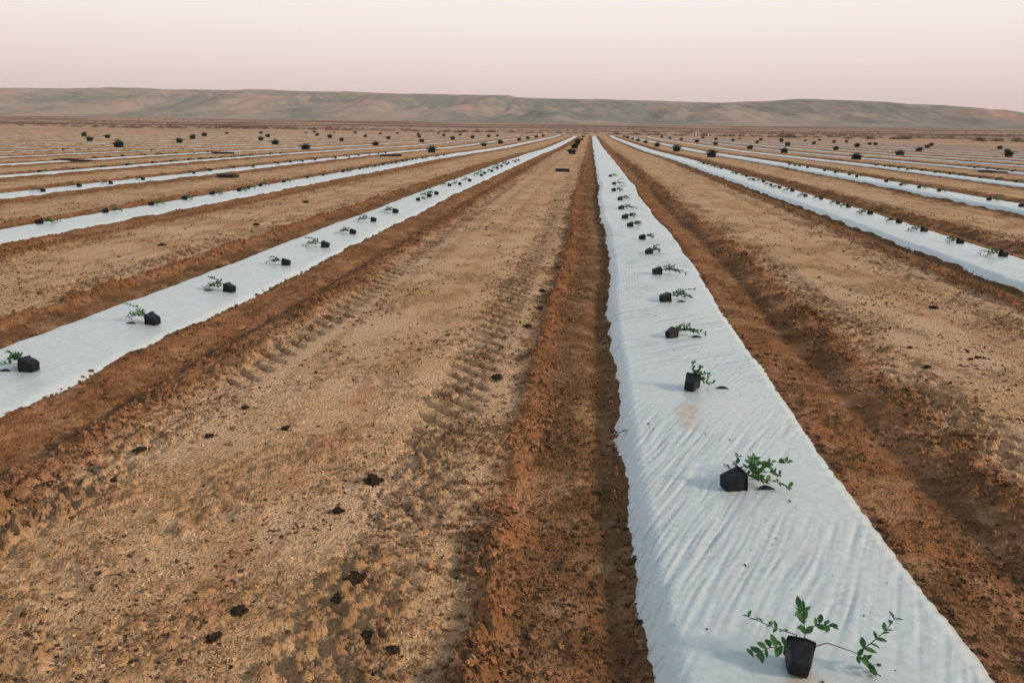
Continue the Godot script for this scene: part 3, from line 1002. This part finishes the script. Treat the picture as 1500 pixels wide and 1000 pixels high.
func build_seedlings():
	for f in [[0.35, 0.12], [0.2, 0.25], [0.5, 0.02]]:
		leaf_shapes.append(leaf_mesh(f[0], f[1]))
	for i in 4:
		pot_shapes.append(pot_mesh(300 + i))
	peat_shape = peat_mesh()
	var r := rng(9001)
	# --- the nearest ones on the wrinkled strip, each as it lies there
	var at := on_film(0, 0)
	var lean := Transform3D(Basis(Vector3.UP, 1.36), Vector3(0, 0, 0.03)) * lying(0.2, 0.1).scaled_local(Vector3(0.9, 0.9, 0.9))
	var mo := lean * Vector3(0, 0.094, 0)
	var tw := [
		[[mo, mo + Vector3(-0.012, 0.05, 0.0), mo + Vector3(-0.085, 0.072, 0.0), mo + Vector3(-0.17, 0.105, 0.0)], 6, 0.4, 0.038],
		[[mo + Vector3(-0.02, -0.005, 0.02), mo + Vector3(-0.05, 0.022, 0.02), mo + Vector3(-0.10, 0.012, 0.02), mo + Vector3(-0.15, -0.02, 0.03)], 8, 0.2, 0.046],
		[[mo + Vector3(0.012, 0, 0), mo + Vector3(0.014, 0.06, -0.01), mo + Vector3(0.0, 0.115, -0.02), mo + Vector3(-0.012, 0.135, -0.02)], 7, 0.35, 0.048],
		[[mo + Vector3(0.014, 0.05, -0.01), mo + Vector3(0.05, 0.082, -0.02), mo + Vector3(0.10, 0.075, -0.02)], 5, 0.4, 0.042],
		[[mo + Vector3(0.015, 0, 0.0), mo + Vector3(0.08, 0.03, 0.0), mo + Vector3(0.16, 0.012, 0.01), mo + Vector3(0.195, -0.01, 0.02), mo + Vector3(0.225, -0.045, 0.03)], 11, 0.68, 0.046],
		[[mo + Vector3(0.17, 0.008, 0.01), mo + Vector3(0.215, 0.045, 0.0), mo + Vector3(0.255, 0.085, -0.01), mo + Vector3(0.275, 0.13, -0.01)], 7, 0.1, 0.038]]
	var o := seedling(at, 0.0, lean, tw, r, true)
	tag(o, "black pot on its side with three leafy twigs spread wide over the film", "seedling", "seedlings on the wrinkled strip")
	at = on_film(0, 1)
	var t2 := random_twigs(r, 0.19)
	t2.append([[Vector3(0.05, 0.05, 0), Vector3(0.05, 0.09, -0.02), Vector3(0.04, 0.12, -0.03), Vector3(0.05, 0.145, -0.03)], 7, 0.2, 0.034])
	t2.append([[Vector3(0.045, 0.06, -0.02), Vector3(0.01, 0.09, -0.04), Vector3(-0.02, 0.105, -0.04)], 3, 0.5, 0.026])
	o = seedling(at, 0.42, lying(0.16, 0.12), t2, r, true)
	tag(o, "tipped black pot with arching leafy shoots between the wide-spread seedling and the stain", "seedling", "seedlings on the wrinkled strip")
	at = on_film(0, 2)
	lean = Transform3D(Basis(Vector3.UP, 1.2), Vector3(0, 0, 0.03)) * lying(0.2, 0.1)
	mo = lean * Vector3(0, 0.094, 0)
	tw = [
		[[mo, mo + Vector3(0.0, 0.05, 0), mo + Vector3(-0.01, 0.10, -0.01), mo + Vector3(0.0, 0.13, -0.01)], 10, 0.05, 0.042],
		[[mo, mo + Vector3(0.04, 0.04, 0), mo + Vector3(0.07, 0.05, 0), mo + Vector3(0.10, 0.03, 0.0)], 9, 0.1, 0.042],
		[[mo, mo + Vector3(0.05, 0.0, -0.02), mo + Vector3(0.10, -0.02, -0.02), mo + Vector3(0.14, -0.02, -0.02)], 9, 0.2, 0.040], [[mo, mo + Vector3(0.02, 0.04, -0.01), mo + Vector3(0.05, 0.09, -0.02)], 7, 0.2, 0.04]]
	o = seedling(at, 0.0, lean, tw, r, true)
	tag(o, "black pot tipped on the film just past the brown stain, shoots rising behind", "seedling", "seedlings on the wrinkled strip")
	# --- the others lie on their side, shoots trailing to one side of the strip
	var protos := []
	for i in 8:
		var p := seedling(Vector3.ZERO, 0.0, lying(r.randf_range(0.12, 0.18), r.randf_range(-0.15, 0.15)), random_twigs(r, 0.27 if i < 6 else 0.21), r, false)
		protos.append(p)
	var used_proto := {}
	for k in POTS:
		var list: Array = POTS[k]
		for i in list.size():
			if k == 0 and i < 3:
				continue
			var pi := r.randi() % protos.size()
			var p: Node3D = protos[pi]
			if used_proto.has(pi):
				p = protos[pi].duplicate()
				p.name = numbered("potted_seedling")
				add_child(p)
			used_proto[pi] = true
			p.position = on_film(k, i)
			var turn := r.randf_range(-0.35, 0.55)
			if k == -1 or k == -3 or k == 1 or k == -5:
				turn = PI - r.randf_range(-0.3, 0.35)
				if (k == -1 and i == 8):
					turn = 0.1
			elif k == 0:
				turn = r.randf_range(0.15, 0.75)
			p.rotation.y = turn
			var sc := r.randf_range(0.82, 1.0)
			p.scale = Vector3(sc, sc, sc)
			if k == 0:
				tag(p, "black pot seedling lying on the wrinkled strip, far beyond the brown stain", "seedling", "seedlings farther along the wrinkled strip")
			elif k == -1:
				tag(p, "black pot seedling on the smooth strip across the tyre-marked aisle", "seedling", "seedlings on the strip across the tyre-marked aisle")
			elif k == 1:
				tag(p, "black pot seedling set along the edge of the smooth strip beside the wrinkled one", "seedling", "seedlings along the edge of the smooth strip")
			else:
				tag(p, "black pot seedling on a film strip two or more aisles from the wrinkled one", "seedling", "seedlings on the farther strips")
	for i in protos.size():
		if not used_proto.has(i):
			protos[i].queue_free()

func on_film(k: int, i: int) -> Vector3:
	var q: float = POTS[k][i][1]
	var s: float = clampf(POTS[k][i][0] - (X0 + PITCH * k), -0.30, 0.30)
	var y := film_y(k, s, q, 0 if k == 0 else (1 if absi(k) <= 3 else 2))
	return Vector3(row_x(k, q) + s, y + 0.002, -q)

# ------------------------------------------------------------------ crates
func box_into(st: SurfaceTool, c: Vector3, h: Vector3):
	var b := BoxMesh.new()
	b.size = h
	st.append_from(b, 0, Transform3D(Basis(), c))

func tray_mesh(w: float, d: float, h: float) -> Array:
	# open nursery crate: floor, four walls of slats between corner posts, a rim
	var fl := SurfaceTool.new()
	fl.begin(Mesh.PRIMITIVE_TRIANGLES)
	box_into(fl, Vector3(0, 0.012, 0), Vector3(w, 0.018, d))
	var wl := SurfaceTool.new()
	wl.begin(Mesh.PRIMITIVE_TRIANGLES)
	for sx in [-1, 1]:
		for sz in [-1, 1]:
			box_into(wl, Vector3(sx * (w * 0.5 - 0.012), h * 0.5 + 0.011, sz * (d * 0.5 - 0.012)), Vector3(0.026, h - 0.022, 0.026))
	for j in 3:
		var y := 0.035 + (h - 0.06) * j / 2.0
		for s in [-1, 1]:
			box_into(wl, Vector3(0, y, s * (d * 0.5 - 0.008)), Vector3(w - 0.03, h * 0.2, 0.009))
			box_into(wl, Vector3(s * (w * 0.5 - 0.008), y, 0), Vector3(0.009, h * 0.2, d - 0.03))
	var rm := SurfaceTool.new()
	rm.begin(Mesh.PRIMITIVE_TRIANGLES)
	for s in [-1, 1]:
		box_into(rm, Vector3(0, h + 0.006, s * (d * 0.5 - 0.006)), Vector3(w + 0.016, 0.014, 0.024))
		box_into(rm, Vector3(s * (w * 0.5 - 0.006), h + 0.006, 0), Vector3(0.024, 0.014, d - 0.014))
	return [fl.commit(), wl.commit(), rm.commit()]

const CRATES := [[-61.56, 93.46], [-47.92, 73.53], [-54.93, 87.63], [-31.98, 54.11], [-39.4, 73.88], [-44.87, 87.83], [-56.13, 113.41], [-65.34, 140.65], [-62.28, 148.56], [-36.32, 86.51], [-45.29, 110.31], [-29.05, 72.41], [-21.59, 55.35], [-62.52, 173.66], [-67.58, 191.54], [-49.18, 140.74], [-35.3, 107.24], [-64.98, 200.85], [-27.12, 86.3], [-51.93, 175.31], [-37.76, 133.39], [-49.11, 182.6], [-26.34, 103.96], [-19.22, 71.11], [-42.25, 174.71], [-39.4, 181.19], [-27.26, 127.32], [-18.52, 87.88], [-10.91, 53.49], [-40.36, 205.21], [-28.55, 156.1], [-17.86, 104.04], [-29.35, 181.0], [-17.86, 121.74], [-19.04, 150.89], [-18.98, 164.91], [-9.76, 87.48], [-10.52, 79.61], [-9.12, 104.5], [-9.34, 120.28], [-9.82, 146.64], [-10.07, 171.98], [-1.44, 54.38], [-1.74, 71.88], [-1.97, 90.2], [-1.58, 103.87], [-1.29, 122.1], [-1.3, 164.55], [7.74, 192.3], [7.59, 170.75], [7.32, 143.79], [6.96, 120.75], [6.84, 101.89], [6.88, 84.96], [7.74, 72.26], [8.15, 54.05], [16.36, 189.89], [15.76, 163.95], [15.37, 140.25], [15.0, 116.69], [24.45, 180.84], [23.06, 152.96], [15.52, 102.65], [24.29, 141.96], [33.27, 185.94], [16.49, 85.8], [23.2, 116.09], [32.4, 158.81], [40.47, 177.56], [32.26, 141.22], [23.9, 101.23], [16.89, 72.52], [40.16, 156.74], [31.48, 118.14], [50.73, 186.05], [40.67, 140.4], [25.68, 87.74], [47.45, 156.08], [33.52, 105.8], [40.83, 120.95], [46.9, 136.67], [18.41, 54.8], [26.75, 71.94], [34.76, 89.51], [41.74, 105.08], [50.76, 126.45], [49.18, 102.72], [41.09, 84.21], [36.08, 72.86]]

func build_crates():
	var r := rng(555)
	var tray := tray_mesh(0.52, 0.36, 0.16)
	var protos := []
	for i in 5:
		var o := base("seedling_crate", Vector3.ZERO)
		part("crate_floor", tray[0], mats.crate, o)
		part("crate_wall", tray[1], mats.crate, o)
		part("crate_rim", tray[2], mats.crate, o)
		var pots := SurfaceTool.new()
		pots.begin(Mesh.PRIMITIVE_TRIANGLES)
		var leaves := SurfaceTool.new()
		leaves.begin(Mesh.PRIMITIVE_TRIANGLES)
		for a in 4:
			for b in 3:
				box_into(pots, Vector3(-0.18 + a * 0.12, 0.085, -0.105 + b * 0.105), Vector3(0.09, 0.125, 0.085))
		var tufts := []
		for t in 12:
			tufts.append(Vector3(r.randf_range(-0.1, 0.1), r.randf_range(0.10, 0.36), r.randf_range(-0.08, 0.08)))
		for n in 1400:
			# every plant of the crate is a tuft of its own
			var pl := n % 12
			var tall: float = tufts[pl].y
			var u := r.randf()
			var spread := 0.03 + 0.10 * u
			var p := Vector3(-0.18 + (pl % 4) * 0.12 + tufts[pl].x * u * 1.6 + r.randfn(0, spread), 0.14 + tall * u, -0.105 + (pl / 4) * 0.105 + tufts[pl].z * u * 1.6 + r.randfn(0, spread))
			var bs := Basis.from_euler(Vector3(r.randf_range(-1.3, 0.4), r.randf() * TAU, r.randf_range(-0.6, 0.6)))
			var sz := r.randf_range(0.05, 0.075)
			leaves.append_from(leaf_shapes[n % 3], 0, Transform3D(bs.scaled(Vector3(sz, sz, sz)), p))
		part("pot_block", pots.commit(), mats.pot, o)
		part("foliage", leaves.commit(), mats.shaded_crate_leaf, o)
		protos.append(o)
	for i in CRATES.size():
		var x: float = CRATES[i][0]
		var q: float = CRATES[i][1]
		var fr := (x - X0) / PITCH
		var j := roundi((fr * 1.06 + 0.5) / 2.0)
		var xs := X0 + PITCH * (2.0 * j - 0.5) + r.randf_range(-0.3, 0.3)
		var ratio := clampf(xs / x, 1.0, 1.16) if absf(x) > 5.0 else 1.0 + 0.12 * ss(40.0, 85.0, q)
		q *= ratio
		if absf(xs / q - x / CRATES[i][1]) > 0.04:
			xs = x / CRATES[i][1] * q
			var kk := roundi((xs - X0) / PITCH)
			var s := xs - (X0 + PITCH * kk)
			if absf(s) < 1.1:
				xs = X0 + PITCH * kk + 1.2 * (1.0 if s >= 0.0 else -1.0)
		if q > 212.0:
			q = 205.0 + r.randf() * 8.0
		var o: Node3D = protos[i]  if i < protos.size() else protos[i % protos.size()].duplicate()
		if i >= protos.size():
			o.name = numbered("seedling_crate")
			add_child(o)
		o.position = Vector3(xs, soil_at(xs, q, 3) - 0.005, -q)
		o.rotation.y = r.randf_range(-0.5, 0.5)
		var sc := r.randf_range(0.85, 1.1)
		o.scale = Vector3(sc, sc * r.randf_range(0.9, 1.15), sc)
		tag(o, "black crate packed with dark green seedlings, waiting on bare soil between strips", "crate", "full seedling crates set out in the aisles")
	# empty trays left behind: x, distance, turn
	var spots := [[-22.4, 32.8, 0.1, 2], [-11.5, 24.6, -0.12, 1], [-21.1, 44.0, 0.05, 2], [-11.5, 44.6, 0.03, 2], [-1.07, 32.0, 0.0, 1], [17.9, 38.2, 0.08, 2]]
	var flat := tray_mesh(0.55, 0.36, 0.10)
	for s in spots:
		for n in s[3]:
			var o := base("empty_tray", Vector3(s[0] + n * 0.60, soil_at(s[0] + n * 0.6, s[1], 2) - 0.003, -s[1] - 0.1 * n), s[2])
			part("tray_floor", flat[0], mats.crate, o)
			part("tray_wall", flat[1], mats.crate, o)
			part("tray_rim", flat[2], mats.crate, o)
			tag(o, "empty low black tray left lying on the bare soil", "tray", "empty trays in the aisles")

# ------------------------------------------------------------------ scrub and far markers
func bush_mesh(sd: int, n: int) -> ArrayMesh:
	var r := rng(sd)
	var st := SurfaceTool.new()
	st.begin(Mesh.PRIMITIVE_TRIANGLES)
	for i in n:
		var an := r.randf() * TAU
		var el := asin(r.randf())
		var d := pow(r.randf(), 0.4)
		var p := Vector3(cos(an) * cos(el) * d, sin(el) * d * 0.75, sin(an) * cos(el) * d)
		var bs := Basis.from_euler(Vector3(r.randf_range(-1.4, 1.4), r.randf() * TAU, r.randf_range(-1.0, 1.0)))
		var sz := r.randf_range(0.16, 0.34)
		for v in [Vector3(0, 0, -0.5), Vector3(0.3, 0.05, 0), Vector3(0, 0, 0.5), Vector3(0, 0, 0.5), Vector3(-0.3, 0.05, 0), Vector3(0, 0, -0.5)]:
			st.add_vertex(p + bs * (v * sz))
	st.generate_normals()
	return st.commit()

func far_y(x: float, q: float) -> float:
	return land(q) + 1.6 * ss(300.0, 700.0, q) * n_low.get_noise_2d(x * 0.006, q * 0.012)

func build_scrub():
	var r := rng(31)
	var b1 := bush_mesh(41, 170)
	var stems := SurfaceTool.new()
	stems.begin(Mesh.PRIMITIVE_TRIANGLES)
	for i in 7:
		var an := TAU * i / 7.0
		stems.append_from(twig_mesh([Vector3(0, -0.05, 0), Vector3(cos(an) * 0.25, 0.3, sin(an) * 0.25), Vector3(cos(an) * 0.6, 0.55, sin(an) * 0.6)], 0.03, 0.012), 0, Transform3D())
	var stem_m := stems.commit()
	# shrubs one can pick out along the end of the field: x, distance, radius
	var list := [[62.0, 262.0, 2.1], [66.0, 270.0, 1.4], [96.0, 268.0, 1.8], [101.0, 272.0, 2.3], [117.0, 258.0, 1.9], [121.0, 255.0, 2.2], [126.0, 250.0, 1.6], [130.0, 262.0, 2.0], [136.0, 258.0, 1.7], [141.0, 252.0, 1.5], [-52.0, 330.0, 2.2], [-47.0, 332.0, 1.5], [-40.0, 325.0, 1.8], [-32.0, 328.0, 1.4], [-24.0, 330.0, 1.6], [-58.0, 326.0, 1.5], [24.0, 300.0, 1.5], [30.0, 296.0, 1.2], [10.0, 318.0, 1.6], [41.0, 290.0, 1.4], [48.0, 284.0, 1.3], [80.0, 262.0, 1.4], [86.0, 260.0, 1.6], [110.0, 240.0, 1.3]]
	for s in list:
		var o := base("desert_shrub", Vector3(s[0], far_y(s[0], s[1]) - 0.05 - 0.25 * (1.0 - ss(285.0, 330.0, s[1])) * (1.0 if absf(s[0]) > 118.0 else 0.0), -s[1]), r.randf() * TAU)
		part("twigs", stem_m, mats.twig, o)
		part("foliage", b1, mats.bush, o)
		o.scale = Vector3(s[2], s[2] * r.randf_range(0.5, 0.75), s[2])
		tag(o, "low dark desert shrub at the far end of the film strips", "shrub", "shrubs beyond the field")
	var rest := []
	for n in 9000:
		var q := 275.0 + 750.0 * pow(r.randf(), 1.5)
		var x := r.randf_range(-0.95 * q, 0.75 * q)
		if r.randf() > clampf(0.25 + 2.2 * n_low.get_noise_2d(x * 0.007 + 7.0, q * 0.03), 0.03, 1.0):
			continue
		var sz := r.randf_range(0.5, 1.9)
		rest.append([Transform3D(Basis(Vector3.UP, r.randf() * TAU).scaled(Vector3(sz, sz * r.randf_range(0.45, 0.8), sz)), Vector3(x, far_y(x, q) - 0.1 - (0.2 if q < 310.0 else 0.0), -q)), Color(0.10, 0.085, 0.055).lerp(Color(0.075, 0.06, 0.04), r.randf())])
	scatter("desert_scrub", "dark low scrub dotted over the plain below the hills", "scrub", bush_mesh(42, 70), mats.crumb, rest)

func build_twigs():
	for t in [[-0.52, 4.2, 0.16, 0.5, "thin dry twig sticking over the film edge beside the brown stain"], [-0.40, 12.3, 0.34, -0.1, "dry stick lying across the edge of the wrinkled film far along the strip"]]:
		var q: float = t[1]
		var x: float = row_x(0, q) + t[0]
		var ln: float = t[2]
		var path := [Vector3(-ln * 0.5, 0.012, 0), Vector3(-ln * 0.15, 0.03, 0.01), Vector3(ln * 0.2, 0.028, -0.006), Vector3(ln * 0.5, 0.02, 0.004)]
		var o := base("dry_twig", Vector3(x, film_y(0, t[0], q, 0), -q), t[3])
		part("stem", twig_mesh(smooth_path(path), 0.0032, 0.0016), mats.twig, o)
		part("side_shoot", twig_mesh([Vector3(0, 0.03, 0), Vector3(ln * 0.1, 0.045, 0.02), Vector3(ln * 0.18, 0.05, 0.035)], 0.0018, 0.001), mats.twig, o)
		tag(o, t[4], "twig")

func build_markers():
	# white marker stakes and a rusty stand at the far end of the field
	for s in [[34.0, 268.0, 1.5], [38.5, 272.0, 0.9]]:
		var c := SurfaceTool.new()
		c.begin(Mesh.PRIMITIVE_TRIANGLES)
		var cy := CylinderMesh.new()
		cy.top_radius = 0.10
		cy.bottom_radius = 0.12
		cy.height = s[2]
		cy.radial_segments = 10
		c.append_from(cy, 0, Transform3D(Basis(), Vector3(0, s[2] * 0.5 - 0.1, 0)))
		var o := base("marker_post", Vector3(s[0], soil_at(s[0], s[1], 4), -s[1]))
		part("post", c.commit(), mats.white, o)
		var cap := SphereMesh.new()
		cap.radius = 0.11
		cap.height = 0.16
		part("cap", cap, mats.white, o).position = Vector3(0, s[2] - 0.1, 0)
		tag(o, "taller white marker post among scrub at field end" if s[2] > 1.0 else "shorter white marker post among scrub at field end", "post")
	var st := base("field_stand", Vector3(-78.0, soil_at(-78.0, 236.0, 4), -236.0), 0.2)
	for sx in [-1, 1]:
		for sz in [-1, 1]:
			var l := SurfaceTool.new()
			l.begin(Mesh.PRIMITIVE_TRIANGLES)
			box_into(l, Vector3(sx * 0.75, 0.35, sz * 0.4), Vector3(0.16, 0.8, 0.16))
			part("leg", l.commit(), mats.rust, st)
	var bx := SurfaceTool.new()
	bx.begin(Mesh.PRIMITIVE_TRIANGLES)
	box_into(bx, Vector3(0, 1.0, 0), Vector3(1.8, 0.55, 1.0))
	box_into(bx, Vector3(0.55, 1.42, 0), Vector3(0.6, 0.3, 0.7))
	part("box", bx.commit(), mats.rust, st)
	tag(st, "small rust-brown box on legs at the far edge of the field", "stand")
